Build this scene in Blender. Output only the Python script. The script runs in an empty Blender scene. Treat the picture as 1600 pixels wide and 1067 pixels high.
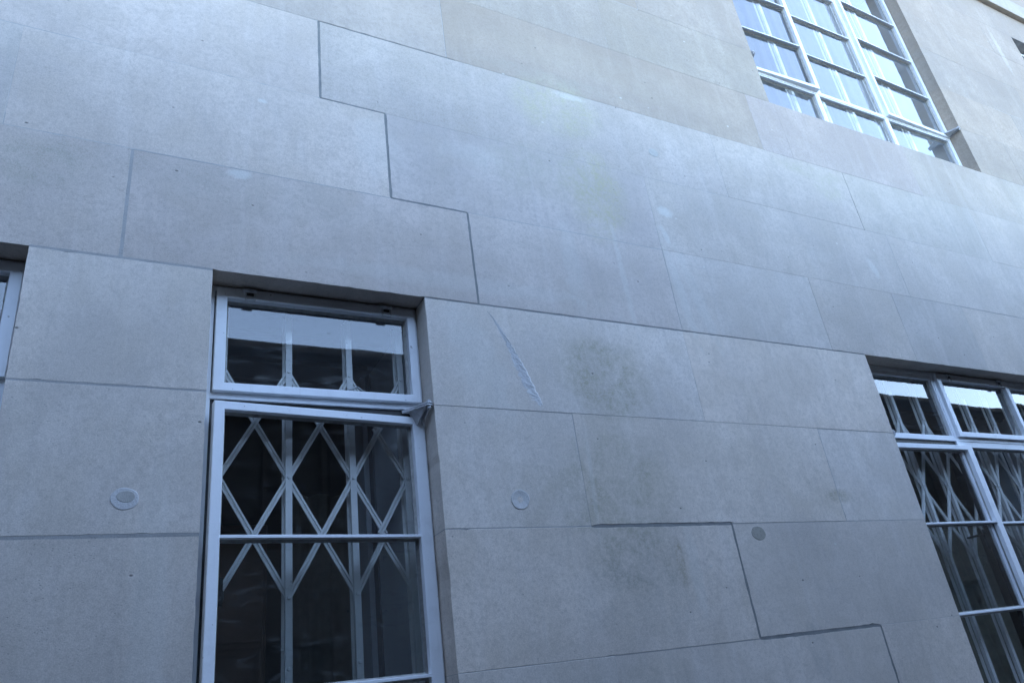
import bpy, bmesh, math, random
from mathutils import Vector, Matrix
random.seed(11)
S = bpy.context.scene
COL = S.collection
rad = math.radians

# ---------------------------------------------------------------- camera
cam_d = bpy.data.cameras.new("camera"); cam = bpy.data.objects.new("camera", cam_d); COL.objects.link(cam)
cr = Vector((0.8837054, -0.4504624, -0.1270760)); cu = Vector((-0.0952580, -0.4389213, 0.8934618)); cf = Vector((0.4582474, 0.7774521, 0.4307872))
m = Matrix((cr, cu, -cf)).transposed().to_4x4(); m.translation = Vector((0, -2.6192, -0.1223)); cam.matrix_world = m
cam_d.sensor_width = 36; cam_d.lens = 36*1179.05/1600; cam_d.clip_end = 3000; cam_d.clip_start = 0.05
S.camera = cam

# ---------------------------------------------------------------- sky, sun, exposure
SUN_EL, SUN_ROT = rad(34), rad(0)
W = bpy.data.worlds.new("World"); S.world = W; W.use_nodes = True
nt = W.node_tree; nt.nodes.clear()
sky = nt.nodes.new("ShaderNodeTexSky"); sky.sky_type = 'NISHITA'; sky.sun_disc = False
sky.sun_elevation = SUN_EL; sky.sun_rotation = SUN_ROT; sky.air_density = 1.0; sky.dust_density = 3.5; sky.ozone_density = 1.0
bg = nt.nodes.new("ShaderNodeBackground"); bg.inputs[1].default_value = 0.15
wo = nt.nodes.new("ShaderNodeOutputWorld"); nt.links.new(sky.outputs[0], bg.inputs[0]); nt.links.new(bg.outputs[0], wo.inputs[0])
sl = bpy.data.lights.new("sun", 'SUN'); sl.energy = 2.5; sl.angle = rad(0.5); sl.color = (1, .95, .87)
so = bpy.data.objects.new("sun", sl); COL.objects.link(so)
sd = Vector((math.sin(SUN_ROT)*math.cos(SUN_EL), math.cos(SUN_ROT)*math.cos(SUN_EL), math.sin(SUN_EL)))
so.rotation_euler = sd.to_track_quat('Z', 'Y').to_euler(); so.location = (0, 0, 30)
S.view_settings.view_transform = 'Standard'; S.view_settings.look = 'None'; S.view_settings.gamma = 1
S.view_settings.use_curve_mapping = False; S.view_settings.exposure = 3.52
S.cycles.max_bounces = 8; S.cycles.transparent_max_bounces = 16; S.cycles.caustics_reflective = False; S.cycles.caustics_refractive = False

# ---------------------------------------------------------------- materials
class G:
    def __init__(s, name, rough=.8):
        s.m = bpy.data.materials.new(name); s.m.use_nodes = True; s.t = s.m.node_tree; s.t.nodes.clear()
        s.out = s.n("ShaderNodeOutputMaterial"); s.b = s.n("ShaderNodeBsdfPrincipled"); s.b.inputs["Roughness"].default_value = rough
        s.l(s.b.outputs[0], s.out.inputs[0])
    def n(s, k, **kw):
        n = s.t.nodes.new(k)
        for a, b in kw.items(): setattr(n, a, b)
        return n
    def l(s, a, b): s.t.links.new(a, b)
    def pos(s): return s.n("ShaderNodeNewGeometry").outputs["Position"]
    def obj(s): return s.n("ShaderNodeTexCoord").outputs["Object"]
    def mapv(s, v, sc=(1, 1, 1), loc=(0, 0, 0)):
        n = s.n("ShaderNodeMapping"); n.inputs["Scale"].default_value = sc; n.inputs["Location"].default_value = loc; s.l(v, n.inputs[0]); return n.outputs[0]
    def noise(s, v, scale, det=4, ro=.55, dist=0):
        n = s.n("ShaderNodeTexNoise"); n.inputs["Scale"].default_value = scale; n.inputs["Detail"].default_value = det
        n.inputs["Roughness"].default_value = ro; n.inputs["Distortion"].default_value = dist; s.l(v, n.inputs["Vector"]); return n.outputs["Fac"]
    def math(s, op, a, b=0., c=0., clamp=False):
        n = s.n("ShaderNodeMath", operation=op, use_clamp=clamp)
        for i, x in enumerate((a, b, c)):
            if hasattr(x, "links") or not isinstance(x, (int, float)): s.l(x, n.inputs[i])
            else: n.inputs[i].default_value = x
        return n.outputs[0]
    def ss(s, x, a, b, lo=0., hi=1.):
        n = s.n("ShaderNodeMapRange", interpolation_type='SMOOTHSTEP'); s.l(x, n.inputs[0])
        for i, v in zip((1, 2, 3, 4), (a, b, lo, hi)): n.inputs[i].default_value = v
        return n.outputs[0]
    def mix(s, f, a, b, bt='MIX'):
        n = s.n("ShaderNodeMix", data_type='RGBA', blend_type=bt)
        for i, x in ((0, f), (6, a), (7, b)):
            if isinstance(x, (int, float)): n.inputs[i].default_value = x
            elif isinstance(x, tuple): n.inputs[i].default_value = (*x[:3], 1)
            else: s.l(x, n.inputs[i])
        return n.outputs[2]
    def bump(s, h, st, dist=.002, prev=None):
        n = s.n("ShaderNodeBump"); n.inputs["Strength"].default_value = st; n.inputs["Distance"].default_value = dist; s.l(h, n.inputs["Height"])
        if prev: s.l(prev, n.inputs["Normal"])
        return n.outputs[0]
    def color(s, c):
        if isinstance(c, tuple): s.b.inputs["Base Color"].default_value = (*c, 1)
        else: s.l(c, s.b.inputs["Base Color"])
        return s
    def normal(s, x): s.l(x, s.b.inputs["Normal"]); return s

def blob(g, xyz, cx, cz, rx, rz, skew=0., wob=None, soft=.55):
    """1 inside an uneven ellipse on the wall face, fading outwards: a stain with a shape of its own"""
    x, z = xyz
    dz = g.math('SUBTRACT', z, cz); dx = g.math('SUBTRACT', x, cx)
    if skew: dx = g.math('MULTIPLY_ADD', dz, skew, dx)
    r = g.math('ADD', g.math('POWER', g.math('ABSOLUTE', g.math('DIVIDE', dx, rx)), 2.), g.math('POWER', g.math('ABSOLUTE', g.math('DIVIDE', dz, rz)), 2.))
    if wob is not None: r = g.math('MULTIPLY_ADD', wob, 1.6, g.math('SUBTRACT', r, .8))
    return g.ss(r, 1.0+soft, .25, 0., 1.)

def stone_mat():
    g = G("limestone", .88)
    P = g.pos(); sep = g.n("ShaderNodeSeparateXYZ"); g.l(P, sep.inputs[0]); X, Z = sep.outputs[0], sep.outputs[2]
    oi = g.n("ShaderNodeObjectInfo"); rnd = oi.outputs["Random"]
    cmb = g.n("ShaderNodeCombineXYZ"); g.l(g.math('MULTIPLY', rnd, 37.), cmb.inputs[0]); g.l(g.math('MULTIPLY', rnd, 91.), cmb.inputs[1]); g.l(g.math('MULTIPLY', rnd, 53.), cmb.inputs[2])
    va = g.n("ShaderNodeVectorMath", operation='ADD'); g.l(P, va.inputs[0]); g.l(cmb.outputs[0], va.inputs[1]); Q = va.outputs[0]
    cloud = g.noise(P, 1.3, 5, .55, .4)
    cloud2 = g.noise(Q, 5.0, 6, .6, .6)
    bedv = g.noise(g.mapv(Q, (3, 3, 22)), 1.0, 4, .6, .3)
    strk = g.noise(g.mapv(P, (9, 9, .9)), 1.0, 4, .6, .5)
    strk2 = g.noise(g.mapv(P, (26, 26, 1.6)), 1.0, 3, .55, .3)
    grain = g.noise(Q, 260, 3, .7)
    mid = g.noise(Q, 60, 4, .7)
    c = g.mix(g.ss(cloud, .32, .68), (.395, .388, .375), (.515, .502, .480))
    c = g.mix(g.math('MULTIPLY', g.ss(g.noise(Q, 13, 7, .75, .8), .44, .66), .48), c, (.355, .35, .335))
    c = g.mix(g.math('MULTIPLY', g.ss(cloud2, .36, .70), .50), c, (.40, .385, .35))
    c = g.mix(g.math('MULTIPLY', g.ss(bedv, .5, .8), .22), c, (.36, .35, .33))
    c = g.mix(g.math('MULTIPLY', g.ss(strk, .5, .70), .34), c, (.52, .52, .515))
    c = g.mix(g.math('MULTIPLY', g.ss(strk2, .52, .76), .28), c, (.34, .34, .335))
    c = g.mix(g.math('MULTIPLY', g.ss(mid, .44, .70), .46), c, (.33, .32, .30))
    # tone of the single block, with a light balance by course put in
    c = g.mix(1.0, c, oi.outputs["Color"], 'MULTIPLY')
    # damp / algae stains in their places on the wall
    wob = g.noise(P, 3.2, 5, .62, .6)
    speck = g.noise(P, 34, 5, .75)
    brk = g.math('MULTIPLY', g.ss(speck, .34, .62, .25, 1.15), g.ss(g.noise(P, 7.5, 6, .68, .8), .34, .62, .25, 1.15))
    wob2 = g.math('MULTIPLY_ADD', g.noise(P, 14, 6, .7, 1.2), 2.6, -.8)
    for (cx, cz, rx, rz, sk, col, a) in [
        (.45, 1.9, .5, .12, .3, (.37, .36, .33), .35), (2.02, 1.17, .26, .20, 0, (.34, .32, .25), .95), (2.00, 1.35, .24, .03, 0, (.33, .32, .27), .4), (1.60, .62, .28, .16, 0, (.36, .33, .27), .4),
        (1.98, .66, .30, .28, 0, (.32, .305, .235), .65), (2.02, .34, .24, .13, 0, (.285, .275, .235), .75), (2.225, .33, .022, .11, 0, (.30, .255, .18), .8),
        (2.00, .20, .30, .16, 0, (.33, .33, .32), .35), (3.36, .63, .10, .035, .3, (.30, .27, .19), .8), (3.22, .66, .12, .09, 0, (.36, .33, .28), .35),
        (2.20, 2.30, .20, .30, 0, (.44, .415, .31), 1.2), (1.85, 2.35, .35, .20, 0, (.40, .385, .32), .6), (2.05, 2.85, .28, .22, 0, (.45, .43, .33), 1.1),
        (4.25, 2.80, .14, .12, 0, (.43, .41, .32), .75), (4.10, 2.92, .35, .06, 0, (.43, .41, .33), .7), (-.35, 1.85, .20, .10, 0, (.36, .35, .31), .5),
        (-.30, 1.92, .12, .06, 0, (.33, .32, .28), .4), (1.9, -.14, .30, .12, 0, (.34, .33, .30), .5), (2.5, 3.28, .9, .14, 0, (.44, .41, .37), .35),
        (2.9, -.06, .06, .12, 0, (.34, .34, .34), .5), (2.1, 3.08, .5, .05, 0, (.38, .37, .34), .5), (6.9, 3.3, .2, .3, 0, (.42, .39, .33), .45)]:
        f = blob(g, (X, Z), cx, cz, rx, rz, sk, wob)
        f = g.math('MULTIPLY', f, g.math('MULTIPLY', brk, a*.62))
        c = g.mix(f, c, col)
    # pale runs and washed patches
    for (cx, cz, rx, rz, sk, a) in [(2.26, 1.76, .018, .3, .02, .4), (2.62, 1.78, .03, .34, .12, .35), (2.74, 1.72, .04, .3, .2, .3), (1.95, 1.8, .05, .25, 0, .3),
        (.97, 2.28, .1, .16, 0, .25), (1.45, 2.36, .16, .06, 0, .2), (2.66, 2.27, .05, .035, 0, .95), (.37, 1.975, .04, .022, -.3, .85), (2.15, 2.97, .10, .02, 0, .7), (3.9, 2.2, .12, .05, 0, .15),
        (4.4, 2.18, .03, .07, .3, .5), (1.3, 1.6, .7, .04, 0, .25), (.15, .3, .05, .35, 0, .3), (1.36, 1.22, .1, .25, .3, .35), (8.2, 5.6, .04, .3, 0, .45), (1.84, .68, .010, .25, -.05, .3),
        (2.3, .3, .03, .2, 0, .35), (.45, 2.4, .02, .012, 0, .9), (2.62, 2.1, .02, .06, .2, .7)]:
        f = g.math('MULTIPLY', blob(g, (X, Z), cx, cz, rx, rz, sk, wob2, .8), a*.75)
        c = g.mix(f, c, (.60, .60, .595))
    # pits and dark flecks
    vo = g.n("ShaderNodeTexVoronoi", feature='F1'); vo.inputs["Scale"].default_value = 1.0; g.l(g.mapv(Q, (80, 80, 135)), vo.inputs["Vector"])
    dens = g.ss(g.noise(Q, 2.6, 4, .6), .42, .7)
    pit = g.math('MULTIPLY', g.ss(vo.outputs["Distance"], .27, .08), g.ss(g.noise(Q, 31, 4, .7), .44, .62))
    pit = g.math('MULTIPLY', pit, g.math('MULTIPLY_ADD', dens, .85, .15))
    c = g.mix(g.math('MULTIPLY', pit, .6), c, (.16, .16, .155))
    vb = g.n("ShaderNodeTexVoronoi", feature='F1'); g.l(g.mapv(Q, (9, 9, 14)), vb.inputs["Vector"]); vb.inputs["Scale"].default_value = 1.0
    big = g.math('MULTIPLY', g.ss(vb.outputs["Distance"], .075, .03), g.ss(g.noise(Q, 9, 2), .52, .60))
    c = g.mix(g.math('MULTIPLY', big, .8), c, (.09, .09, .09))
    vw = g.n("ShaderNodeTexVoronoi", feature='F1'); g.l(g.mapv(Q, (7, 7, 10), (4, 2, 9)), vw.inputs["Vector"]); vw.inputs["Scale"].default_value = 1.0
    wh = g.math('MULTIPLY', g.ss(vw.outputs["Distance"], .085, .03), g.ss(g.noise(Q, 8, 2), .54, .60))
    c = g.mix(g.math('MULTIPLY', wh, .7), c, (.62, .62, .61))
    gf = g.n("ShaderNodeMapRange"); g.l(grain, gf.inputs[0]); gf.inputs[1].default_value = .3; gf.inputs[2].default_value = .7; gf.inputs[3].default_value = .83; gf.inputs[4].default_value = 1.15
    c = g.mix(1.0, c, gf.outputs[0], 'MULTIPLY'); c = g.mix(1.0, c, (1.03, 1.008, .935), "MULTIPLY")
    g.color(c)
    hgt = g.math('SUBTRACT', g.math('ADD', g.math('MULTIPLY', grain, .35), g.math('MULTIPLY', mid, .5)), g.math('ADD', g.math('MULTIPLY', pit, .7), g.math('MULTIPLY', big, 2.0)))
    b1 = g.bump(hgt, .55, .0012); b2 = g.bump(g.noise(Q, 7, 4, .5), .35, .006, b1)
    g.normal(b2)
    return g.m

def mortar_mat(name, col, col2):
    g = G(name, .95); P = g.pos()
    c = g.mix(g.ss(g.noise(P, 9, 5, .6), .35, .7), col, col2); c = g.mix(g.math('MULTIPLY', g.ss(g.noise(P, 140, 3, .7), .5, .7), .4), c, tuple(x*.6 for x in col))
    g.color(c).normal(g.bump(g.noise(P, 150, 4, .7), .7, .002)); return g.m

def paint_mat(name, col, dirt=.35, rough=.42):
    g = G(name, rough); P = g.pos()
    run = g.noise(g.mapv(P, (60, 60, 6)), 1, 4, .6); n1 = g.noise(P, 14, 5, .65); n2 = g.noise(P, 120, 3, .6)
    c = g.mix(g.math('MULTIPLY', g.ss(n1, .5, .78), dirt), col, tuple(x*.66 for x in col))
    c = g.mix(g.math('MULTIPLY', g.ss(run, .58, .8), dirt), c, tuple(x*.72 for x in col))
    chip = g.math('MULTIPLY', g.ss(g.noise(P, 45, 3, .6), .70, .74), .55)
    c = g.mix(chip, c, (.16, .14, .12))
    g.color(c).normal(g.bump(g.math('ADD', n2, g.math('MULTIPLY', g.noise(P, 30, 3), 1.5)), .35, .0012))
    return g.m

def simple_mat(name, col, rough=.7, var=.3, sc=12, metal=0, bump=.2):
    g = G(name, rough); P = g.pos(); g.b.inputs["Metallic"].default_value = metal
    g.color(g.mix(g.math('MULTIPLY', g.ss(g.noise(P, sc, 4, .6), .35, .75), var), col, tuple(x*.45 for x in col)))
    g.normal(g.bump(g.noise(P, sc*6, 3, .6), bump, .002)); return g.m

def glass_mat(seed, dirt_veil=.5):
    g = G("window_glass", .02); g.t.nodes.remove(g.b)
    tr = g.n("ShaderNodeBsdfTransparent"); tr.inputs[0].default_value = (.955, .965, .965, 1)
    gl = g.n("ShaderNodeBsdfGlossy"); gl.inputs["Roughness"].default_value = .015; gl.inputs[0].default_value = (1, 1, 1, 1)
    P = g.pos(); wav = g.bump(g.noise(g.mapv(P, (1, 1, 1.6), (seed*3.1, 0, seed)), 2.2, 2, .5), .035, .012)
    g.l(wav, gl.inputs["Normal"])
    fr = g.n("ShaderNodeFresnel"); fr.inputs[0].default_value = 1.52
    bf = g.n("ShaderNodeNewGeometry").outputs["Backfacing"]
    f = g.math('MULTIPLY', g.math('MULTIPLY', fr.outputs[0], 1.9), g.math('SUBTRACT', 1., bf), clamp=True)
    mx = g.n("ShaderNodeMixShader"); g.l(f, mx.inputs[0]); g.l(tr.outputs[0], mx.inputs[1]); g.l(gl.outputs[0], mx.inputs[2])
    df = g.n("ShaderNodeBsdfDiffuse"); df.inputs[0].default_value = (.42, .43, .42, 1)
    d = g.math('MULTIPLY', g.ss(g.noise(g.mapv(P, (3, 3, 9), (seed, 0, 0)), 2.5, 5, .65, 1.), .5, .85), .10*dirt_veil)
    d = g.math('ADD', d, g.math('MULTIPLY', g.ss(g.noise(P, 70, 3, .6), .70, .76), .25*dirt_veil))
    d = g.math('ADD', d, .012*dirt_veil)
    m2 = g.n("ShaderNodeMixShader"); g.l(d, m2.inputs[0]); g.l(mx.outputs[0], m2.inputs[1]); g.l(df.outputs[0], m2.inputs[2])
    g.l(m2.outputs[0], g.out.inputs[0]); return g.m

M = {}
M['stone'] = stone_mat()
M['hair'] = mortar_mat("stone_coloured_mortar", (.36, .35, .33), (.46, .45, .43))
M['dark'] = mortar_mat("grey_cement_pointing", (.19, .195, .19), (.25, .25, .24))
M['mid'] = mortar_mat("grey_mortar", (.33, .325, .31), (.40, .39, .375))
M['paint'] = paint_mat("white_window_paint", (.84, .87, .90), .3)
M['gate'] = paint_mat("cream_gate_paint", (.86, .86, .84), .3, .38)
M['putty'] = simple_mat("window_putty", (.42, .42, .40), .9, .6, 40, 0, .5)
M['steel'] = simple_mat("zinc_steel", (.55, .56, .58), .42, .5, 50, .7)
M['greyiron'] = simple_mat("painted_iron_bracket", (.58, .59, .61), .5, .5, 50, 0)
M['black'] = simple_mat("blackened_metal", (.06, .06, .06), .45, .4, 50, .4)  # also used for the black strips painting shade in the casement gaps
M['lining'] = simple_mat("blue_grey_lining_paint", (.62, .64, .67), .55, .2, 6, 0, .1)
M['lining2'] = simple_mat("dark_lining_paint", (.20, .21, .23), .55, .25, 6, 0, .1)
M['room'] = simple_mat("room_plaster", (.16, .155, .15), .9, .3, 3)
M['wood'] = simple_mat("brown_wood_panel", (.20, .09, .05), .5, .5, 5)
M['curtain'] = simple_mat("olive_curtain_cloth", (.50, .47, .36), .95, .3, 20)
M['blind'] = simple_mat("white_blind_cloth", (.50, .52, .54), .9, .15, 8)
M['brick'] = simple_mat("sooty_brown_brick", (.042, .037, .034), .9, .5, 5)
M['coping'] = simple_mat("grey_coping_stone", (.09, .085, .08), .9, .4, 6)
M['asphalt'] = simple_mat("asphalt", (.05, .05, .052), .93, .35, 30, 0, .6)
M['flag'] = simple_mat("grey_paving_stone", (.042, .041, .040), .9, .3, 9, 0, .4)
M['roof'] = simple_mat("roof_slate", (.10, .10, .11), .8, .4, 8)
M['bounce_roof'] = simple_mat("pale_bounce_roof", (.50, .47, .43), .95, .2, 8)  # unseen roof made pale to bounce light up at the upper window
M['plugpale'] = simple_mat("pale_mortar_plug", (.60, .585, .56), .95, .35, 90, 0, .8)
M['plugbuff'] = simple_mat("buff_mortar_plug", (.46, .445, .41), .95, .3, 60, 0, .4)
M['plugbrown'] = simple_mat("brown_mortar_plug", (.36, .34, .29), .95, .4, 60, 0, .4)
M['scar'] = mortar_mat("fresh_stone_scar", (.56, .55, .54), (.65, .64, .625))
GL = [glass_mat(i, a) for i, a in enumerate((1.3, .5, .5, .3))]  # first glass dirtier: a pale veil painting in brighter sky reflection

# ---------------------------------------------------------------- helpers
def link(name, me, mat=None, parent=None, smooth=False):
    if mat is not None: me.materials.append(mat)
    if smooth:
        for p in me.polygons: p.use_smooth = True
    o = bpy.data.objects.new(name, me); COL.objects.link(o)
    if parent is not None: o.parent = parent
    return o
def thing(name, label, cat, loc=(0, 0, 0), group=None):
    o = bpy.data.objects.new(name, None); COL.objects.link(o); o.location = loc; o['label'] = label; o['category'] = cat; o.empty_display_size = .2
    if group: o['group'] = group
    return o
def finish(bm, name, mat, parent=None, origin=None, smooth=False, bevel=0):
    """origin is in world space; parents only carry a translation or nothing"""
    if bevel:
        bmesh.ops.bevel(bm, geom=list(bm.edges), offset=bevel, segments=1, affect='EDGES', clamp_overlap=True)
    bmesh.ops.recalc_face_normals(bm, faces=bm.faces)
    if origin is None:
        cs = [v.co for v in bm.verts]; origin = sum(cs, Vector())/max(1, len(cs))
    origin = Vector(origin)
    for v in bm.verts: v.co -= origin
    me = bpy.data.meshes.new(name); bm.to_mesh(me); bm.free()
    o = link(name, me, mat, parent, smooth)
    off = Vector()
    p = parent
    while p is not None: off += p.location; p = p.parent
    o.location = origin - off
    return o
def box(bm, x0, x1, y0, y1, z0, z1):
    v = [bm.verts.new(p) for p in ((x0,y0,z0),(x1,y0,z0),(x1,y1,z0),(x0,y1,z0),(x0,y0,z1),(x1,y0,z1),(x1,y1,z1),(x0,y1,z1))]
    for f in ((0,3,2,1),(4,5,6,7),(0,1,5,4),(1,2,6,5),(2,3,7,6),(3,0,4,7)): bm.faces.new([v[i] for i in f])
def B(name, mat, parent, x0, x1, y0, y1, z0, z1, bevel=0):
    bm = bmesh.new(); box(bm, x0, x1, y0, y1, z0, z1); return finish(bm, name, mat, parent, bevel=bevel)
def ring(bm, outer, inner):
    n = len(outer)
    for i in range(n): bm.faces.new((outer[i], outer[(i+1) % n], inner[(i+1) % n], inner[i]))
def rframe(bm, x0, x1, z0, z1, prof):
    """mitred rectangular frame; prof = closed list of (inset, y)"""
    loops = [[bm.verts.new((x0+i, y, z0+i)), bm.verts.new((x1-i, y, z0+i)), bm.verts.new((x1-i, y, z1-i)), bm.verts.new((x0+i, y, z1-i))] for i, y in prof] if False else []
    for i, y in prof: loops.append([bm.verts.new(p) for p in ((x0+i, y, z0+i), (x1-i, y, z0+i), (x1-i, y, z1-i), (x0+i, y, z1-i))])
    for k in range(len(loops)): ring(bm, loops[k], loops[(k+1) % len(loops)])
def frame4(bm, x0, x1, z0, z1, wl, wr, wb, wt, yf, yb, bv=.002):
    """frame with own member widths: outer, front outer, front inner, back inner"""
    def loop(a, y): return [bm.verts.new(p) for p in ((x0+wl*a[0]+a[1], y, z0+wb*a[0]+a[1]), (x1-wr*a[0]-a[1], y, z0+wb*a[0]+a[1]), (x1-wr*a[0]-a[1], y, z1-wt*a[0]-a[1]), (x0+wl*a[0]+a[1], y, z1-wt*a[0]-a[1]))]
    L = [loop((0, 0), yb), loop((0, 0), yf+bv), loop((0, bv), yf), loop((1, -bv), yf), loop((1, 0), yf+bv), loop((1, 0), yb)]
    for k in range(6): ring(bm, L[k], L[(k+1) % 6])
def cyl(bm, a, b, r, n=16, r2=None):
    a, b = Vector(a), Vector(b); d = (b-a).normalized(); u = d.orthogonal().normalized(); w = d.cross(u); r2 = r if r2 is None else r2
    A = [bm.verts.new(a+(u*math.cos(t)+w*math.sin(t))*r) for t in [2*math.pi*i/n for i in range(n)]]
    Bv = [bm.verts.new(b+(u*math.cos(t)+w*math.sin(t))*r2) for t in [2*math.pi*i/n for i in range(n)]]
    ring(bm, A, Bv); bm.faces.new(A); bm.faces.new(Bv)
def prism(bm, pts, z0, z1):
    A = [bm.verts.new((x, y, z0)) for x, y in pts]; C = [bm.verts.new((x, y, z1)) for x, y in pts]
    ring(bm, A, C); bm.faces.new(A); bm.faces.new(C)

# ---------------------------------------------------------------- setting
def structure(o): o['kind'] = 'structure'; return o
GZ = -1.72
bm = bmesh.new(); box(bm, -1500, 1500, -1500, 1500, GZ-.3, GZ-.004); structure(finish(bm, "ground", M['asphalt']))
bm = bmesh.new(); box(bm, -6, 16, -1.1, -.0, GZ-.2, GZ+.11); structure(finish(bm, "pavement", M['flag'], bevel=.006))

# ---------------------------------------------------------------- the stone facade
fac = thing("stone_building", "pale limestone ashlar building with white steel windows and dark repointed joints", "building", (0, 0, GZ))
XL, XR = -2.52, 11.4
OPEN = [(-1.168, -.310, -.5, 1.5), (.283, 1.141, -.5, 1.5), (3.98, 6.50, -.5, 1.5), (3.94, 6.48, 3.49, 5.95), (8.69, 11.23, 3.49, 5.95), (8.69, 11.23, -.5, 1.5), (.10, 1.35, 4.49, 5.95)]
OPEN = OPEN[:6]
J = {  # vertical joints of each course, from the photograph's own bond
 -4: [-1.6, -.2, 1.1, 2.4, 3.6, 4.9, 6.2, 7.5, 8.8, 10.1], -3: [-.9, .5, 1.8, 3.0, 4.3, 5.6, 6.9, 8.1, 9.4, 10.6], -2: [-1.7, -.3, 1.14, 2.57, 3.9, 5.2, 6.5, 7.8, 9.1, 10.4],
 -1: [-2.0, 1.80, 3.358, 7.15, 8.0], 0: [-2.3, 2.572, 7.6], 1: [-1.9, 1.798, 3.353, 7.15, 8.0], 2: [-2.3, 2.568, 7.5],
 3: [-1.5, -.03, 1.40, 2.57, 3.70, 4.482, 5.248, 6.6, 7.6, 8.7, 9.7, 10.7], 4: [-1.8, -.455, 1.021, 2.568, 4.69, 5.94, 7.0, 8.2, 9.4, 10.5],
 5: [-1.6, -.6, .709, 3.222, 4.47, 5.968, 7.1, 8.3, 9.5, 10.6], 6: [-1.8, -.35, 1.39, 3.702, 3.985, 5.4, 6.775, 8.0, 9.3, 10.5],
 7: [-1.9, -.5, 1.1, 2.546, 7.15, 8.05], 8: [-1.6, .1, 1.39, 2.9, 7.15, 7.62], 9: [-2.0, -.4, 1.1, 2.55, 7.15, 8.05], 10: [-1.7, .3, 1.8, 3.1, 7.15, 8.41], 11: [-1.9, -.5, 1.1, 2.55, 7.16, 8.05],
 12: [-1.6, -.2, 1.2, 2.5, 3.9, 5.2, 6.4, 7.12, 8.41, 9.6, 10.5]}
TOPZ = {12: 6.44}
def zt(k): return TOPZ.get(k, (k+1)*.5 if k > -4 else -1.5)
def zb(k): return k*.5 if k > -4 else GZ-.1
DARKV = {(5, .709): .012, (4, 1.021): .012, (3, 1.40): .0105, (0, 2.572): .012, (-1, 3.358): .011, (5, 4.47): .0055}
MIDV = {(6, 1.39): .004,  (3, -.03): .010, (1, 3.353): .0025, (4, 4.69): .003}
# horizontal pointing: course line k -> [(x0, x1, half thickness, kind)]
DARKH = {6: [(.709, 1.44, .006)], 5: [(.709, 1.021, .007)], 4: [(1.021, 1.40, .009)], 3: [(1.141, 2.6, .0085), (2.6, 3.98, .0062)], 1: [(1.80, 2.572, .015)], 0: [(2.572, 3.358, .0145)]}
MIDH = {2: [(-.31, .283, .008), (1.141, 3.98, .0020)], 1: [(-.31, .283, .010), (1.141, 1.80, .004), (2.572, 3.98, .0022)], 3: [(-.31, .283, .008)], 5: [(4.47, 5.2, .0016)], 4: [(4.6, 6.6, .0028)], 0: [(1.141, 2.572, .0022)]}
def hgap(k, x0, x1, side):
    for tbl in (DARKH, MIDH):
        for a, b, h in tbl.get(k, []):
            if x0 < b-.05 and x1 > a+.05: return tbl, a, b, h
    return None, 0, 0, .0009
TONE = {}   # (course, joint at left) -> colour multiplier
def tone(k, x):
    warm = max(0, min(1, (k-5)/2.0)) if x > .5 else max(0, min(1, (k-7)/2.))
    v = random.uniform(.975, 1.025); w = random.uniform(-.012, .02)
    lo = 1.23 if k < 1 else 1.32 if k < 3 else 1.12 if x < 3.2 else 1.03  # lower courses lightened in colour to make up for weak light
    blue = (1.045*lo+w, .985*lo, .98*lo-w); wm = (.85+w, .765, .72-w)  # upper stones are buff, and also dimmed against the stronger light
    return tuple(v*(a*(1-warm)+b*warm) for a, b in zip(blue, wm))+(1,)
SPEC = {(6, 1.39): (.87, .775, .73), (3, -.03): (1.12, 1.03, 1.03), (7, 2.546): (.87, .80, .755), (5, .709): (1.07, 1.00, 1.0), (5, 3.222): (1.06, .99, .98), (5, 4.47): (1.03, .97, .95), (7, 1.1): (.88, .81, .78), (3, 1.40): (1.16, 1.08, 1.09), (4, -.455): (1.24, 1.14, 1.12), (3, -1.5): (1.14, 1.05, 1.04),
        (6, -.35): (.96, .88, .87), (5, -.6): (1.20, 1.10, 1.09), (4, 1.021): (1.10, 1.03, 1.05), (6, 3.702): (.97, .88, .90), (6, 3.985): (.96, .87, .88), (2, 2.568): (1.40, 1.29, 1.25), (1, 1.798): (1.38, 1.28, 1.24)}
def edge_pts(a, b, n, jit, chip):
    out = []
    for i in range(n):
        t = i/n; j = random.gauss(0, jit)
        if i and random.random() < chip: j -= random.uniform(.001, .003)
        out.append((t, -abs(j) if chip > .06 else j))
    return out
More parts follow.
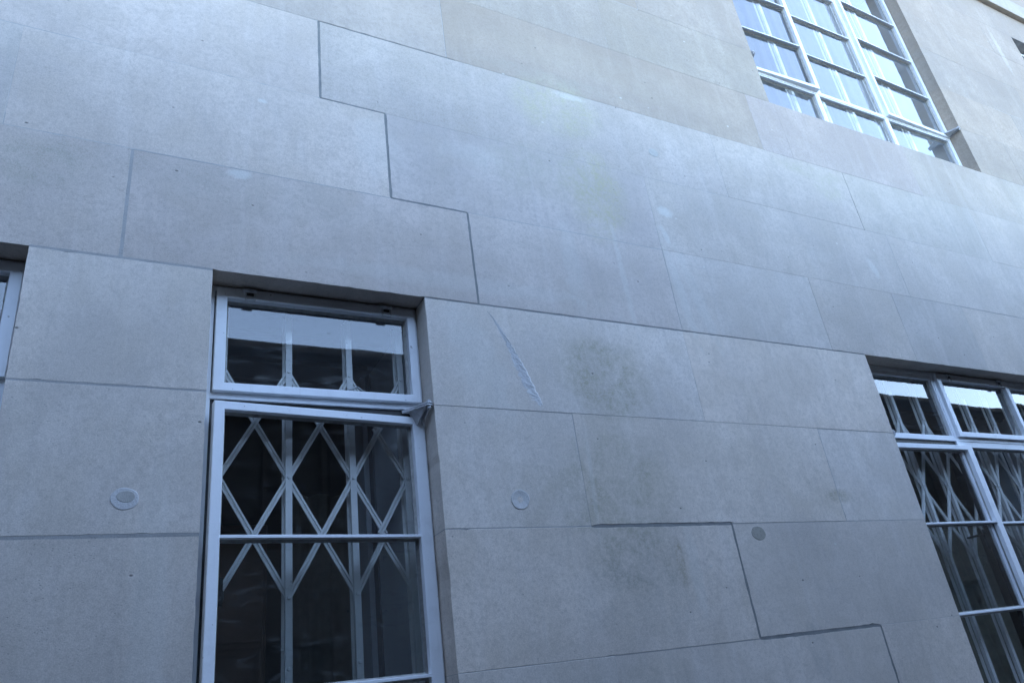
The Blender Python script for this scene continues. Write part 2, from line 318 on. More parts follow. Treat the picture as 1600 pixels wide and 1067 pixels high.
def stone(x0, x1, z0, z1, k, key, cuts, opening_edges=()):
    """block with ragged arrises; cuts = gap allowances (left, right, bottom, top) as functions"""
    gl, gr, gb, gt = cuts
    pts = []
    jit = .0004
    def seg(p, q, nrm, gapf, chip):
        L = (Vector(q)-Vector(p)).length; n = max(2, int(L/.028))
        for i in range(n):
            t = i/n; x = p[0]+(q[0]-p[0])*t; z = p[1]+(q[1]-p[1])*t
            g = gapf(x if abs(nrm[1]) else z); j = random.gauss(0, jit*(1+g*120))
            if i and random.random() < chip: j -= random.uniform(.0008, .003)
            if i == 0: j = 0
            pts.append((x-nrm[0]*(g-j*1.0) if True else x, z-nrm[1]*(g-j)))
    ch = lambda e: .12 if e in opening_edges else .03
    seg((x0, z0), (x1, z0), (0, -1), gb, ch('b')); seg((x1, z0), (x1, z1), (1, 0), gr, ch('r'))
    seg((x1, z1), (x0, z1), (0, 1), gt, ch('t')); seg((x0, z1), (x0, z0), (-1, 0), gl, ch('l'))
    # fix corners so that both gaps apply
    P = []
    for (x, z) in pts:
        x = min(max(x, x0+gl(z)-.0005), x1-gr(z)+.0005); z = min(max(z, z0+gb(x)-.0005), z1-gt(x)+.0005); P.append((x, z))
    cx, cz = (x0+x1)/2, (z0+z1)/2; yo = random.uniform(-.0006, .0006); tx, tz = random.uniform(-.0007, .0007), random.uniform(-.0007, .0007)
    def Y(x, z, y): return y+yo+tx*(x-cx)/max(.3, (x1-x0))+tz*(z-cz)*2
    bm = bmesh.new(); e = .0008
    fr = [bm.verts.new((x+(e if x < cx else -e)*(1 if abs(abs(x-cx)-(x1-x0)/2) < .02 else 0), Y(x, z, 0), z+(e if z < cz else -e)*(1 if abs(abs(z-cz)-(z1-z0)/2) < .02 else 0))) for x, z in P]
    md = [bm.verts.new((x, Y(x, z, .0006), z)) for x, z in P]
    bk = [bm.verts.new((x, .20, z)) for x, z in P]
    ring(bm, fr, md); ring(bm, md, bk); bm.faces.new(fr); bm.faces.new(bk)
    o = finish(bm, "stone", M['stone'], fac, (cx, .1, cz))
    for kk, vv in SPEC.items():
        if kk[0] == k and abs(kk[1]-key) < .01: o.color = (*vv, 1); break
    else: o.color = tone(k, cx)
    return o
HAIR = .0005
spans_by_course = {}
for k in range(-4, 13):
    z0, z1 = zb(k), zt(k); edges = sorted(J[k]); xs = [XL]+edges+[XR]
    ops = [(a, b) for a, b, c, d in OPEN if c < z1-.01 and d > z0+.01]
    cutpts = sorted(set(xs+[v for ab in ops for v in ab])); spans = []
    for a, b in zip(cutpts, cutpts[1:]):
        mid = (a+b)/2
        if any(p < mid < q for p, q in ops) or b-a < .02: continue
        spans.append((a, b))
    spans_by_course[k] = spans
    opx = [v for ab in ops for v in ab]
    def vg(x):
        for t in (DARKV, MIDV):
            for (kk, xx), w in t.items():
                if kk == k and abs(xx-x) < .004: return w/2
        return 0 if any(abs(x-v) < .002 for v in opx) else HAIR
    def hg(line):
        def f(x):
            for t in (DARKH, MIDH):
                for a, b, h in t.get(line, []):
                    if a-.0015 <= x <= b+.0015: return h/2
            for a, b, c, d in OPEN:
                if (abs(c-line*.5) < .002 or abs(d-line*.5) < .002) and a < x < b: return 0
            return HAIR
        return f
    for a, b in spans:
        oe = set()
        if any(abs(b-v) < .002 for v in opx): oe.add('r')
        if any(abs(a-v) < .002 for v in opx): oe.add('l')
        if any(abs(d-z0) < .02 and p < b and q > a for p, q, c, d in OPEN): oe.add('b')
        ga, gb_ = vg(a), vg(b)
        zz0, zz1 = z0, z1
        stone(a, b, zz0, zz1, k, a, (lambda z, g=ga: g, lambda z, g=gb_: g, hg(k), hg(k+1)), oe)
# mortar in the joints
def joint(name, mat, x0, x1, z0, z1, y):
    """uneven strip of mortar, set back y from the face"""
    bm = bmesh.new(); L = max(x1-x0, z1-z0); n = max(2, int(L/.04)); hor = (x1-x0) > (z1-z0); F = []; Bk = []
    for i in range(n+1):
        t = i/n; yy = y+random.uniform(-.0008, .0008)*(y > .001)
        if hor: x = x0+(x1-x0)*t; F.append((bm.verts.new((x, yy, z0)), bm.verts.new((x, yy, z1)))); Bk.append((bm.verts.new((x, .19, z0)), bm.verts.new((x, .19, z1))))
        else: z = z0+(z1-z0)*t; F.append((bm.verts.new((x0, yy, z)), bm.verts.new((x1, yy, z)))); Bk.append((bm.verts.new((x0, .19, z)), bm.verts.new((x1, .19, z))))
    for i in range(n):
        bm.faces.new((F[i][0], F[i+1][0], F[i+1][1], F[i][1])); bm.faces.new((Bk[i][0], Bk[i][1], Bk[i+1][1], Bk[i+1][0]))
        bm.faces.new((F[i][0], Bk[i][0], Bk[i+1][0], F[i+1][0])); bm.faces.new((F[i][1], F[i+1][1], Bk[i+1][1], Bk[i][1]))
    bm.faces.new((F[0][0], F[0][1], Bk[0][1], Bk[0][0])); bm.faces.new((F[n][0], Bk[n][0], Bk[n][1], F[n][1]))
    return finish(bm, name, mat, fac)
hb = []
def hairbox(x0, x1, z0, z1): hb.append((x0, x1, z0, z1))
for k in range(-3, 13):
    z = k*.5 if k > -3 else -1.5
    solid = [(XL, XR)]
    for a, b, c, d in OPEN:
        if c-.01 < z < d+.01:
            solid = [s for p, q in solid for s in ((p, min(q, a-.0)), (max(p, b+.0), q)) if s[1]-s[0] > .01]
    spec = [(a, b, h, 'D') for a, b, h in DARKH.get(k, [])]+[(a, b, h, 'M') for a, b, h in MIDH.get(k, [])]
    for a, b, h, t in spec:
        joint("pointing", M['dark'] if t == 'D' else M['mid'], a+.0005, b-.0005, z-h/2-.0015, z+h/2+.0015, .0012 if t == 'D' else .0004)
    for p, q in solid:
        cur = p
        for a, b, h, t in sorted(spec):
            if b <= p or a >= q: continue
            if a > cur+.002: hairbox(cur+.001, a-.001, z-.003, z+.003)
            cur = max(cur, b)
        if q > cur+.002: hairbox(cur+.001, q-.001, z-.003, z+.003)
for k, sp in spans_by_course.items():
    z0, z1 = zb(k), zt(k)
    for (a, b), (c, d) in zip(sp, sp[1:]):
        if abs(b-c) > .002: continue
        for t, nm, y in ((DARKV, 'dark', .0012), (MIDV, 'mid', .0004)):
            hit = [w for (kk, xx), w in t.items() if kk == k and abs(xx-b) < .004]
            if hit: joint("pointing", M[nm], b-hit[0]/2-.0015, b+hit[0]/2+.0015, z0+.004, z1-.004, y); break
        else: hairbox(b-.003, b+.003, z0+.004, z1-.004)
bm = bmesh.new()
for x0, x1, z0, z1 in hb: box(bm, x0, x1, .0006, .18, z0, z1)
o = finish(bm, "mortar_joints", M['hair'], fac); o['kind'] = 'stuff'
# string course and wall above
for i, (a, b) in enumerate(((XL, -1.2), (-1.2, .3), (.3, 1.8), (1.8, 3.3), (3.3, 4.8), (4.8, 6.3), (6.3, 7.8), (7.8, 9.3), (9.3, 10.5), (10.5, XR))):
    o = B("string_course_stone", M['stone'], fac, a+.001, b-.001, -.052, .2, 6.4415, 6.70, .003); o.color = (1.03, 1.0, .97, 1)
for r in range(3):
    for i in range(11):
        a = XL+i*1.31-(r % 2)*.6; b = min(a+1.309, XR)
        a = max(a, XL)
        if b-a > .1:
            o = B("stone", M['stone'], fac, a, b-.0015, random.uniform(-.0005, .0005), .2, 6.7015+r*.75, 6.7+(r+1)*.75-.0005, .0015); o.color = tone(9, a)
# core wall behind the stones, with thickness, and inner building shell
def core():
    bm = bmesh.new(); y0, y1 = .2005, 1.0
    zs = sorted({GZ, -.5, 1.5, 3.49, 5.95, 9.0}); xs = sorted({XL, XR}|{v for o in OPEN for v in o[:2]})
    for i, (a, b) in enumerate(zip(xs, xs[1:])):
        for c, d in zip(zs, zs[1:]):
            mx, mz = (a+b)/2, (c+d)/2
            if any(o[0] < mx < o[1] and o[2] < mz < o[3] for o in OPEN): continue
            box(bm, a, b, y0, y1, c, d)
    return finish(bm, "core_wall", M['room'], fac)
core()
for x in (XL-.25, XR): B("flank_wall", M['stone'], fac, x+.0005, x+.2495, .0, 8, GZ, 9.0)
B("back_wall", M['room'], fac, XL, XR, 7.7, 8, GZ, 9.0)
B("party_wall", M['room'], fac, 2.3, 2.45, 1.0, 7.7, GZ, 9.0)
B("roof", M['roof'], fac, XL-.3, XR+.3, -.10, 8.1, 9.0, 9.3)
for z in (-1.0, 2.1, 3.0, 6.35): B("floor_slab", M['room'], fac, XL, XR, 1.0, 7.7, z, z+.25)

# plugs and the scar
def disc(name, mat, x, z, r, y0, y1, rz=None, n=28, dish=0, wob=.03):
    bm = bmesh.new(); rz = rz or r; ph = random.random()*6
    def rr(t): return 1+wob*math.sin(2*t+ph)+wob*.6*math.sin(5*t+ph*2)
    ts = [2*math.pi*i/n for i in range(n)]
    L0 = [bm.verts.new((x+r*rr(t)*math.cos(t), y1, z+rz*rr(t)*math.sin(t))) for t in ts]
    L1 = [bm.verts.new((x+r*rr(t)*math.cos(t)*.985, y0+.0006, z+rz*rr(t)*math.sin(t)*.985)) for t in ts]
    L2 = [bm.verts.new((x+r*rr(t)*math.cos(t)*.93, y0, z+rz*rr(t)*math.sin(t)*.93)) for t in ts]
    L3 = [bm.verts.new((x+r*.5*math.cos(t), y0+dish*.6+random.uniform(-.0001, .0001), z+rz*.5*math.sin(t))) for t in ts]
    ring(bm, L0, L1); ring(bm, L1, L2); ring(bm, L2, L3); c = bm.verts.new((x, y0+dish, z))
    for i in range(n): bm.faces.new((L3[i], L3[(i+1) % n], c))
    bm.faces.new(L0)
    return finish(bm, name, mat, fac)
o = disc("plug", M['scar'], .058, .616, .041, -.0016, .004, .037); o['label'] = "round mortar plug with a raised pale rim"
disc("plug", M['plugbuff'], .061, .623, .028, -.0022, .003, .019)
o = disc("plug", M['plugpale'], 1.479, .613, .043, -.0020, .004, .041, dish=.003); o['label'] = "round pale rough mortar plug"
o = disc("plug", M['plugbrown'], 2.724, .452, .043, -.0008, .004, .034); o['label'] = "flat brown mortar plug"
o = disc("plug", M['plugbuff'], 2.694, 2.707, .036, -.0008, .004, .030); o['label'] = "small buff mortar plug"
bm = bmesh.new(); rows = []; st = random.getstate(); random.seed(5)
R = [(1.440, 1.470), (1.470, 1.435), (1.500, 1.385), (1.528, 1.335), (1.553, 1.285), (1.577, 1.235), (1.600, 1.185), (1.620, 1.135), (1.640, 1.085), (1.654, 1.045), (1.662, 1.012)]
Lf = [(1.436, 1.466), (1.458, 1.425), (1.478, 1.37), (1.500, 1.315), (1.512, 1.27), (1.525, 1.215), (1.535, 1.165), (1.545, 1.11), (1.570, 1.055), (1.615, 1.02), (1.655, 1.006)]
def dense(L):
    out = []
    for a, b in zip(L, L[1:]):
        for q in range(5): out.append((a[0]+(b[0]-a[0])*q/5+random.gauss(0, .0016), a[1]+(b[1]-a[1])*q/5))
    return out+[L[-1]]
R, Lf = dense(R), dense(Lf)
for i, (r, l) in enumerate(zip(R, Lf)):
    i = i/5; row = []; hmax = .0065*math.sin(math.pi*min(1, (i+.6)/10.5))+.0008
    for j in range(9):
        t = j/8; x = l[0]+(r[0]-l[0])*t+(random.uniform(-.002, .002) if 0 < j < 8 else 0); z = l[1]+(r[1]-l[1])*t
        y = .0005-hmax*(t**1.6 if t < .9 else .93-(t-.9)*9)+random.uniform(-.0007, .0007)*(0 < j < 8)
        if j == 8: y = .001
        row.append(bm.verts.new((x, y, z)))
    rows.append(row)
for a, b in zip(rows, rows[1:]):
    for j in range(8): bm.faces.new((a[j], a[j+1], b[j+1], b[j]))
o = finish(bm, "scar", M['scar'], fac); random.setstate(st); o['label'] = "long slanting pale scar where the stone face was chipped"

# ---------------------------------------------------------------- windows (parts of the building)
YF = .112   # face of the fixed frame
def tri(bm, pts, y0, y1):
    A = [bm.verts.new((x, y0, z)) for x, z in pts]; C = [bm.verts.new((x, y1, z)) for x, z in pts]; ring(bm, A, C); bm.faces.new(A); bm.faces.new(C)
def glass_pane(win, x0, x1, z0, z1, y, gm, xf=None):
    bm = bmesh.new(); box(bm, x0, x1, y, y+.004, z0, z1)
    a = random.uniform(-.0011, .0011); b = random.uniform(-.0011, .0011)
    for v in bm.verts: v.co.y += a*(v.co.x-x0)/max(.2, x1-x0)+b*(v.co.z-z0)/max(.2, z1-z0)
    if xf: bm.transform(xf)
    return finish(bm, "pane", gm, win)
def putty(win, x0, x1, z0, z1, y, xf=None):
    bm = bmesh.new(); rframe(bm, x0, x1, z0, z1, [(0, y+.004), (0, y-.009), (.009, y-.0005), (.009, y+.002)])
    if xf: bm.transform(xf)
    return finish(bm, "putty", M['putty'], win)
def bar(win, x0, x1, z, yf, yg, th=.011, xf=None, name="glazing_bar"):
    """T bar: thin white nose in front, deeper web behind it"""
    bm = bmesh.new(); h = th/2
    prof = [(yf+.0012, z-h), (yf, z-h+.0012), (yf, z+h-.0012), (yf+.0012, z+h), (yg-.004, z+h), (yg+.006, z+.014), (yg+.010, z+.014), (yg+.010, z-.014), (yg+.006, z-.014), (yg-.004, z-h)]
    A = [bm.verts.new((x0, y, zz)) for y, zz in prof]; C = [bm.verts.new((x1, y, zz)) for y, zz in prof]; ring(bm, A, C); bm.faces.new(A); bm.faces.new(C)
    if xf: bm.transform(xf)
    return finish(bm, name, M['paint'], win)
def glazed(win, x0, x1, z0, z1, bars, yf, yg, gm, xf=None):
    """glass, putty and bars inside an inner rectangle"""
    lv = [z0]+[b for b in bars if z0+.05 < b < z1-.05]+[z1]
    for a, b in zip(lv, lv[1:]):
        aa = a+(.004 if a != z0 else 0); bb = b-(.004 if b != z1 else 0)
        glass_pane(win, x0-.004, x1+.004, aa-.001, bb+.001, yg, gm, xf); putty(win, x0, x1, aa, bb, yg, xf)
    for b in lv[1:-1]: bar(win, x0-.001, x1+.001, b, yf+.002, yg, xf=xf)
def sash(win, name, x0, x1, z0, z1, bars, yf, gm, hinge=None, ang=0., w=(.036, .036, .034, .034), depth=.034):
    """opening light; hinge 'l'/'r' swings outwards by ang, 't' top hung"""
    xf = None
    if hinge in ('l', 'r'):
        px = x0+.008 if hinge == 'l' else x1-.008
        xf = Matrix.Translation((px, yf+.012, 0)) @ Matrix.Rotation(rad(ang)*(-1 if hinge == 'l' else 1), 4, 'Z') @ Matrix.Translation((-px, -yf-.012, 0))
    elif hinge == 't':
        xf = Matrix.Translation((0, yf+.01, z1)) @ Matrix.Rotation(-rad(ang), 4, 'X') @ Matrix.Translation((0, -yf-.01, -z1))
    bm = bmesh.new(); frame4(bm, x0, x1, z0, z1, w[0], w[1], w[2], w[3], yf, yf+depth)
    # thinner leaf behind
    if xf: bm.transform(xf)
    f = finish(bm, name, M['paint'], win)
    glazed(win, x0+w[0], x1-w[1], z0+w[2], z1-w[3], bars, yf, yf+depth-.004, gm, xf)
    return f, xf
def proj_hinge(win, x, z, side, yt=.012, small=False):
    """offset friction hinge standing out of the frame: two plates on a bolt"""
    s = 1 if side == 'r' else -1
    bm = bmesh.new()
    tip = (x+s*.004, yt)
    def plate(pts, z0, z1): prism(bm, [(x+s*px, py) for px, py in pts], z0, z1)
    plate([(-.006, yt-.012), (.012, yt-.012), (.020, yt-.002), (.016, yt+.014), (-.020, YF+.004), (-.075, YF+.004)], z+.010, z+.0155)
    plate([(-.006, yt-.012), (.012, yt-.012), (.020, yt-.002), (.014, yt+.014), (-.030, YF-.006), (-.078, YF-.006)], z+.000, z+.0055)
    # gusset running down the stile
    gz = .022 if small else .058
    A = [(x-s*.046, YF-.012, z), (x-s*.018, YF-.012, z-gz), (x-s*.004, yt+.012, z-.004), (x-s*.010, yt-.004, z)]
    Bq = [(p[0]-s*.005, p[1], p[2]) for p in A]
    va = [bm.verts.new(p) for p in A]; vb = [bm.verts.new(p) for p in Bq]; ring(bm, va, vb); bm.faces.new(va); bm.faces.new(vb)
    A = [(x+s*.006, YF+.002, z-.002), (x+s*.004, YF+.002, z-gz), (x+s*.008, yt+.010, z-.010), (x+s*.008, yt, z-.001)]
    Bq = [(p[0]-s*.005, p[1], p[2]) for p in A]
    va = [bm.verts.new(p) for p in A]; vb = [bm.verts.new(p) for p in Bq]; ring(bm, va, vb); bm.faces.new(va); bm.faces.new(vb)
    h = finish(bm, "hinge", M['greyiron'], win, bevel=.0008)
    bm = bmesh.new()
    cyl(bm, (tip[0], tip[1], z-.010), (tip[0], tip[1], z-.0005), .0095, 6); cyl(bm, (tip[0], tip[1], z+.016), (tip[0], tip[1], z+.0235), .0095, 6); cyl(bm, (tip[0], tip[1], z-.014), (tip[0], tip[1], z+.027), .0048, 10)
    finish(bm, "hinge_bolt", M['steel'], win, bevel=.0006)
def top_hinge(win, x, z=1.494):
    bm = bmesh.new(); y0 = YF-.016
    box(bm, x-.026, x+.022, y0-.010, YF, z-.018, z-.008)
    cyl(bm, (x-.030, y0-.006, z-.014), (x+.022, y0-.006, z-.014), .0065, 10)
    for s in (-.020, .014): box(bm, x+s, x+s+.006, y0-.004, y0+.004, z-.052, z-.016)
    box(bm, x-.020, x+.020, y0-.004, y0+.004, z-.056, z-.050); box(bm, x-.013, x+.013, y0+.004, y0+.006, z-.048, z-.020)
    h = finish(bm, "hinge", M['greyiron'], win, bevel=.0008)
    bm = bmesh.new(); box(bm, x-.0135, x+.0135, YF-.0165, YF-.0142, z-.034, z-.022); finish(bm, "hinge_slot", M['black'], win)
def window(x0, x1, z0, z1, mull, trz, lights, label, glass, shade_at=(0,), up=False):
    """steel window: outer frame, mullions, one transom"""
    bm = bmesh.new()
    W_ = .024
    # outer frame (front leaf) and deeper back leaf
    frame4(bm, x0+.001, x1-.001, z0+.001, z1-.001, W_, W_, W_, W_, YF, YF+.045)
    xs = [x0+W_]+[v for mm in mull for v in (mm-.013, mm+.013)]+[x1-W_]
    for mm in mull: box(bm, mm-.013, mm+.013, YF+.001, YF+.044, z0+W_-.001, z1-W_+.001)
    for a, b in zip(xs[::2], xs[1::2]): box(bm, a-.0005, b+.0005, YF+.0005, YF+.0435, trz-.011, trz+.011)
    shade_bm = bmesh.new()  # black strips painting shade into the gaps round the casements
    for i, (a, b) in enumerate(zip(xs[::2], xs[1::2])):
        if i in shade_at: frame4(shade_bm, a+.0004, b-.0004, trz+.0114 if up else z0+W_+.0004, z1-W_-.0004 if up else trz-.0114, .014, .014, .02, .03 if up else .046, YF+.012, YF+.036, .001)
    win = finish(bm, "window", M['paint'], fac, ((x0+x1)/2, YF, z0)); win['label'] = label
    finish(shade_bm, "gap_shade", M['black'], win)
    return win
def drip(win, x0, x1, z):
    bm = bmesh.new(); box(bm, x0, x1, YF-.010, YF+.002, z-.006, z+.006); finish(bm, "drip_bar", M['paint'], win, bevel=.001)

# --- middle window, fully in view
x0, x1 = .283, 1.141
w1 = window(x0, x1, -.5, 1.5, [], 1.032, None, "tall white steel window with its lower casement ajar", 0)
sash(w1, "top_sash", .313, 1.128, 1.046, 1.484, [], YF-.014, GL[0], 't', 0.6, (.040, .036, .034, .042), .042)
f, xf = sash(w1, "casement", .311, 1.131, -.482, .982, [.500, .010], YF-.014, GL[1], 'r', 4.6, (.036, .050, .034, .032), .038)
top_hinge(w1, .437); top_hinge(w1, .999); proj_hinge(w1, 1.120, .999, 'r'); proj_hinge(w1, 1.120, -.44, 'r')
# stay and handle
bm = bmesh.new()
for a, b in (((.815, .150, 1.092), (.876, .166, 1.130)), ((.876, .166, 1.130), (.905, .168, 1.112)), ((.905, .168, 1.112), (.93, .166, 1.090))): cyl(bm, a, b, .0045, 8)
box(bm, .80, .83, .145, .16, 1.080, 1.094); finish(bm, "stay", M['greyiron'], w1)
bm = bmesh.new(); box(bm, .350, .372, .080, .092, .285, .375); 
for i in range(8):
    a, b = [(.366+.010*math.sin(t), .10, .318+.022*math.cos(t)) for t in (i*math.pi/8, (i+1)*math.pi/8)]; cyl(bm, a, b, .004, 6)
finish(bm, "handle", M['black'], w1)

# --- left window, only its right stile shows
w0 = window(-1.168, -.310, -.5, 1.5, [], 1.032, None, "white steel window at the left edge of the frame", 0)
sash(w0, "top_sash", -1.138, -.323, 1.046, 1.484, [], YF-.014, GL[3], 't', 0.6, (.040, .040, .034, .042), .042)
sash(w0, "casement", -1.140, -.320, -.482, .982, [.500, .010], YF-.014, GL[1], 'l', 14, (.050, .036, .034, .032), .038)
top_hinge(w0, -1.01); top_hinge(w0, -.45); proj_hinge(w0, -1.147, .999, 'l')

# --- wide window right
w2 = window(3.98, 6.50, -.5, 1.5, [4.765, 5.605], 1.032, None, "wide white three light window at the right edge of the photo", 0, (0, 2))
bm = bmesh.new(); frame4(bm, 4.004, 4.752, 1.043, 1.476, .012, .012, .012, .03, YF+.004, YF+.04); finish(bm, "fixed_light_frame", M['paint'], w2)
glazed(w2, 4.016, 4.740, 1.055, 1.446, [], YF+.006, YF+.034, GL[3])
sash(w2, "top_sash", 4.785, 5.590, 1.046, 1.484, [], YF-.014, GL[3], 't', .5, (.038, .036, .034, .042), .042)
bm = bmesh.new(); frame4(bm, 5.618, 6.476, 1.043, 1.476, .012, .012, .012, .03, YF+.004, YF+.04); finish(bm, "fixed_light_frame", M['paint'], w2)
glazed(w2, 5.630, 6.464, 1.055, 1.446, [], YF+.006, YF+.034, GL[3])
sash(w2, "casement", 3.993, 4.835, -.482, .982, [.500, .010], YF-.014, GL[1], 'l', 1.2, (.040, .052, .034, .030), .038)
proj_hinge(w2, 4.000, .999, 'l')
bm = bmesh.new(); frame4(bm, 4.778, 5.592, -.476, 1.021, .012, .012, .012, .04, YF+.004, YF+.04); finish(bm, "fixed_light_frame", M['paint'], w2)
glazed(w2, 4.790, 5.580, -.464, .981, [.500, .010], YF+.006, YF+.034, GL[1])
sash(w2, "casement", 5.612, 6.484, -.482, .982, [.500, .010], YF-.014, GL[1], 'r', 1.0, (.040, .052, .034, .030), .038)
top_hinge(w2, 4.917); top_hinge(w2, 5.489)
bm = bmesh.new(); cyl(bm, (4.58, .17, .425), (4.76, .165, .445), .007, 8); box(bm, 4.745, 4.765, .150, .17, .36, .47); finish(bm, "handle", M['black'], w2)
bm = bmesh.new(); box(bm, 5.05, 5.42, .150, .158, 1.083, 1.093); cyl(bm, (5.10, .17, 1.09), (5.40, .19, 1.11), .006, 8); finish(bm, "stay", M['greyiron'], w2)

# --- upper window
def upper(X0, X1, ma, mb, label, gi):
    w = window(X0, X1, 3.49, 5.95, [ma, mb], 3.957, None, label, 0, (0, 2), True)
    for a, b in ((X0+.024, ma-.013), (ma+.013, mb-.013), (mb+.013, X1-.024)):
        bm = bmesh.new(); frame4(bm, a, b, 3.516, 3.946, .012, .012, .012, .012, YF+.004, YF+.04); finish(bm, "fixed_light_frame", M['paint'], w)
        glazed(w, a+.012, b-.012, 3.528, 3.934, [], YF+.006, YF+.034, gi)
    a, b = ma+.013, mb-.013
    bm = bmesh.new(); frame4(bm, a, b, 3.968, 5.926, .012, .012, .012, .02, YF+.004, YF+.04); finish(bm, "fixed_light_frame", M['paint'], w)
    glazed(w, a+.012, b-.012, 3.980, 5.906, [4.425, 4.885, 5.37], YF+.006, YF+.034, gi)
    sash(w, "casement", X0+.013, ma+.008, 3.963, 5.935, [4.425, 4.885, 5.37], YF-.014, gi, 'l', 1.6, (.04, .040, .030, .03), .038)
    sash(w, "casement", mb+.002, X1-.013, 3.963, 5.935, [4.425, 4.885, 5.37], YF-.014, gi, 'r', 1.2, (.030, .04, .030, .03), .038)
    proj_hinge(w, X1-.025, 3.985, 'r', .0, True); proj_hinge(w, X0+.02, 3.985, 'l', .0, True)
    return w
w3 = upper(3.94, 6.48, 4.745, 5.595, "tall white many paned upper window reflecting the sky", GL[3])
w4 = upper(8.69, 11.23, 9.50, 10.37, "upper window whose dark head shows at the top right corner", GL[3])
w5 = window(8.69, 11.23, -.5, 1.5, [9.5, 10.37], 1.032, None, "wide white ground floor window farther along", 0)
for a, b in ((8.714, 9.487), (9.513, 10.357), (10.383, 11.206)):
    glazed(w5, a, b, 1.044, 1.475, [], YF+.006, YF+.034, GL[3]); glazed(w5, a, b, -.475, 1.020, [.5, .01], YF+.006, YF+.034, GL[1])

# window linings (deep reveals of the rooms)
def lining(x0, x1, z0, z1):
    for a, b, mt, ya, yb in ((x1-.012, x1+.010, 'lining', .165, .74), (x1-.020, x1+.010, 'lining2', .7405, .80), (x1-.045, x1+.010, 'lining', .8005, .99)):
        B("lining_panel", M[mt], fac, a, b-.0105, ya, yb, z0, z1-.03, .001)
    B("lining_panel", M['lining'], fac, x0+.0005, x0+.012, .165, .99, z0, z1-.03, .001)
    B("lining_panel", M['lining2'], fac, x0+.0005, x1-.0005, .165, .99, z1-.029, z1-.0005, .001)
    for y in (.42, .66, .9): B("lining_bead", M['lining2'], fac, x0+.013, x1-.05, y, y+.03, z1-.055, z1-.0295, .003)
    B("window_board", M['lining'], fac, x0+.0005, x1-.0005, .165, 1.05, z0+.0005, z0+.03, .002)
for o in OPEN: lining(*o)

# ---------------------------------------------------------------- folding security gates
def chan(bm, a, b, w, d, up=Vector((0, 1, 0))):
    """flat channel with two raised edges, open side towards the street"""
    a, b = Vector(a), Vector(b); t = (b-a).normalized(); n = Vector((0, -1, 0)); s = t.cross(n).normalized()
    prof = [(-w/2, 0), (-w/2, d), (-w/2+.0065, d), (-w/2+.0085, .001), (w/2-.0085, .001), (w/2-.0065, d), (w/2, d), (w/2, 0)]
    A = [bm.verts.new(a+s*p+n*q) for p, q in prof]; C = [bm.verts.new(b+s*p+n*q) for p, q in prof]
    ring(bm, A, C); bm.faces.new(A); bm.faces.new(C)
def gate(label, xs, z0, z1, lat_top, lat_n, y=.22, xlo=None, xhi=None, step=.4386, lattice=True, wbar=.025):
    xs = [x*.9726 for x in xs]; lat_top = (lat_top+.122)*.9726-.122
    g = thing("security_gate", label, "security gate", ((xs[0]+xs[-1])/2, y, z0), "folding security gates behind the windows")
    for x in xs:
        bm = bmesh.new(); chan(bm, (x, y, z0), (x, y, z1), wbar, -.010) if False else box(bm, x-wbar/2, x+wbar/2, y-.004, y, z0, z1)
        box(bm, x-wbar/2, x-wbar/2+.003, y, y+.016, z0, z1); box(bm, x+wbar/2-.003, x+wbar/2, y, y+.016, z0, z1)
        box(bm, x-wbar/2-.006, x-wbar/2+.020, y+.034, y+.037, z0, z1)
        finish(bm, "vertical_bar", M['gate'], g)
    if lattice:
        dx = xs[1]-xs[0]; zn = [lat_top-step*i for i in range(lat_n+1)]
        full = [xs[0]-dx/2]+[x+s*dx/2 for x in xs for s in (0, 1)] if False else None
        for x in xs:
            for z in zn:
                for sx in (-1, 1):
                    for sz in (-1, 1):
                        zz = z+sz*step/2
                        if zz > zn[0]+.01 or zz < zn[-1]-.01: continue
                        xe = x+sx*dx/2
                        if xlo is not None and (xe < xlo-.01 or xe > xhi+.01): continue
                        bm = bmesh.new(); yy = y+(.009 if sx*sz > 0 else .018)
                        chan(bm, (x, yy, z), (xe, yy, zz), .021, .0085); finish(bm, "lattice_bar", M['gate'], g)
    for x in xs:
        zz = ([lat_top-step*i for i in range(lat_n+1)] if lattice else [])+[lat_top-step*lat_n-.235, z0+.1]
        for z in zz:
            bm = bmesh.new(); cyl(bm, (x, y-.004, z), (x, y-.0075, z), .0075, 12, .006); cyl(bm, (x, y-.0075, z), (x, y-.0085, z), .0032, 8); finish(bm, "rivet", M['gate'], g)
    return g
gate("folding steel lattice gate inside the middle window with its casement ajar", [.374, .631, .888, 1.120], -.46, 1.46, 1.236, 2, xlo=.37, xhi=1.13)
gate("folding lattice gate bunched inside the wide window at the right edge", [4.037, 4.294, 4.551, 4.808, 5.09, 5.352, 5.618, 5.88, 6.14, 6.40], -.46, 1.46, 1.236, 2, xlo=3.98, xhi=6.5)
gate("security gate of plain upright bars inside the tall upper window", [3.99, 4.36, 4.737, 5.11, 5.486, 5.86, 6.238], 3.52, 5.90, 4.9, 1, lattice=False, wbar=.030)
gate("security gate inside the window cut by the left edge", [-1.10, -.845, -.59, -.36], -.46, 1.46, 1.236, 2, xlo=-1.15, xhi=-.33)

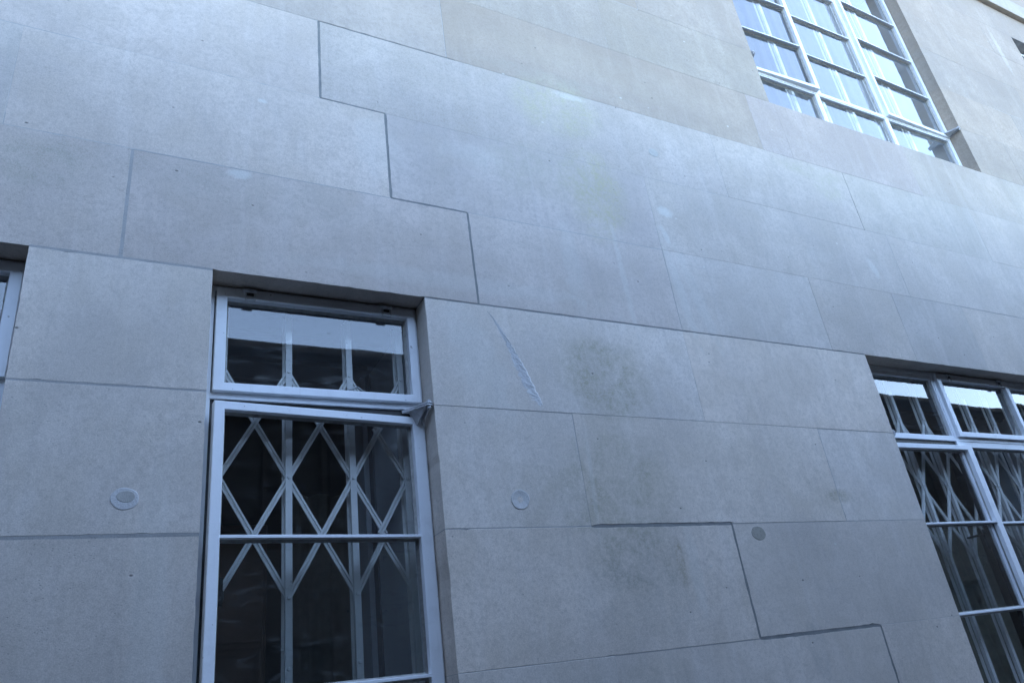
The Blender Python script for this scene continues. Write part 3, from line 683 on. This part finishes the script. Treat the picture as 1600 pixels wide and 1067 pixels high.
# curtains in the rooms
def curtain(label, x0, x1, z0, z1, y, mat, amp=.03, per=.11, group=None):
    bm = bmesh.new(); n = int((x1-x0)/.008); A = []; ph = 0
    for i in range(n+1):
        x = x0+(x1-x0)*i/n; ph += .008/per*2*math.pi*random.uniform(.7, 1.3)
        yy = y+amp*math.sin(ph)+amp*.3*math.sin(ph*2.3+1)
        A.append([bm.verts.new((x, yy, z0)), bm.verts.new((x, yy, z1))])
    for a, b in zip(A, A[1:]): bm.faces.new((a[0], b[0], b[1], a[1]))
    bmesh.ops.solidify(bm, geom=list(bm.faces), thickness=.003)
    o = finish(bm, "curtain", mat, None, ((x0+x1)/2, y, z0), smooth=True); o['label'] = label; o['category'] = "curtain"
    if group: o['group'] = group
# ---------------------------------------------------------------- unseen blocks added to shut out side sky and sun
eb = thing("brick_sky_blocker", "unseen tall brick block added beyond the left edge to hold back sky light", "building", (-9, -4, GZ))
B("wall", M['brick'], eb, -12, -8.2, -9.0, -.12, GZ, 9.8); B("coping", M['coping'], eb, -12.05, -8.15, -9.05, -.115, 9.8005, 9.95, .01)  # added to darken the wall's left part and the window reveals
nb = thing("stone_sun_blocker", "unseen plain stone block added beyond the right end to keep sun off the lane", "house", (20, 4, GZ))  # this and the next are added to stop sun entering the lane
nb2 = thing("stone_sun_blocker", "unseen plain stone block added beyond the left edge to keep sun off the lane", "house", (-14, 4, GZ))
B("wall", M['stone'], nb2, -26, XL-.26, .02, 8, GZ, 9.6); B("roof", M['roof'], nb2, -26.2, XL-.31, -.1, 8.2, 9.6005, 9.9)
B("wall", M['stone'], nb, XR+.26, 32, .02, 8, GZ, 9.6); B("roof", M['roof'], nb, XR+.31, 32.2, -.1, 8.2, 9.6005, 9.9)
curtain("dim olive curtain hanging in folds behind the middle window", .78, 1.10, -.6, .95, 1.12, M['curtain'])
curtain("dim curtain hanging behind the wide right hand window", 5.2, 6.3, -.6, 1.4, 1.15, M['curtain'])
curtain("white net blind hanging close behind the tall upper window", 3.97, 6.46, 3.53, 5.92, .42, M['blind'], .012, .16)
B_ = thing("cupboard", "dark brown cupboard standing in the room behind the middle window", "cupboard", (.55, 1.6, -.75))
B("carcass", M['wood'], B_, -.1, .78, 1.5, 1.9, -.75, .90, .004); B("door", M['wood'], B_, -.08, .33, 1.475, 1.4995, -.70, .86, .004); B("door", M['wood'], B_, .35, .76, 1.475, 1.4995, -.70, .86, .004)

# ---------------------------------------------------------------- building across the lane (seen in the glass)
YO = -3.8; ZO = 3.30
opp = thing("brick_building", "low dark brick building across the lane, mirrored in the window panes", "building", (4, YO, GZ))
wx = [(-6.5+2.6*i, -5.3+2.6*i) for i in range(9)]
bm = bmesh.new()
zs = [GZ, -.9, .6, 1.6, 2.7, ZO]; 
cuts = sorted({-8.1, 19.}|{v for a in wx for v in a})
for a, b in zip(cuts, cuts[1:]):
    for c, d in zip(zs, zs[1:]):
        if (c, d) in ((-.9, .6), (1.6, 2.7)) and any(abs(p-a) < .001 for p, q in wx): continue
        box(bm, a, b, YO-.3, YO, c, d)
finish(bm, "wall", M['brick'], opp)
B("wall", M['brick'], opp, -8.1, 19, YO-6, YO-.301, GZ, ZO-.35); B("coping", M['coping'], opp, -8.14, 19.05, YO-.36, YO+.06, ZO+.0005, ZO+.08, .006); B("roof", M['bounce_roof'], opp, -8.1, 19, YO-6, YO-.301, ZO-.349, ZO-.30)
ZO2 = ZO
for p, q in wx:
    for c, d in ((-.9, .6), (1.6, 2.7)):
        bm = bmesh.new(); frame4(bm, p+.001, q-.001, c+.001, d-.001, .05, .05, .05, .05, YO-.12, YO-.06); box(bm, (p+q)/2-.02, (p+q)/2+.02, YO-.115, YO-.07, c+.05, d-.05)
        w = finish(bm, "window", M['coping'], opp); B("pane", M['black'], w, p+.04, q-.04, YO-.13, YO-.121, c+.04, d-.04)
print("objects", len(bpy.data.objects))
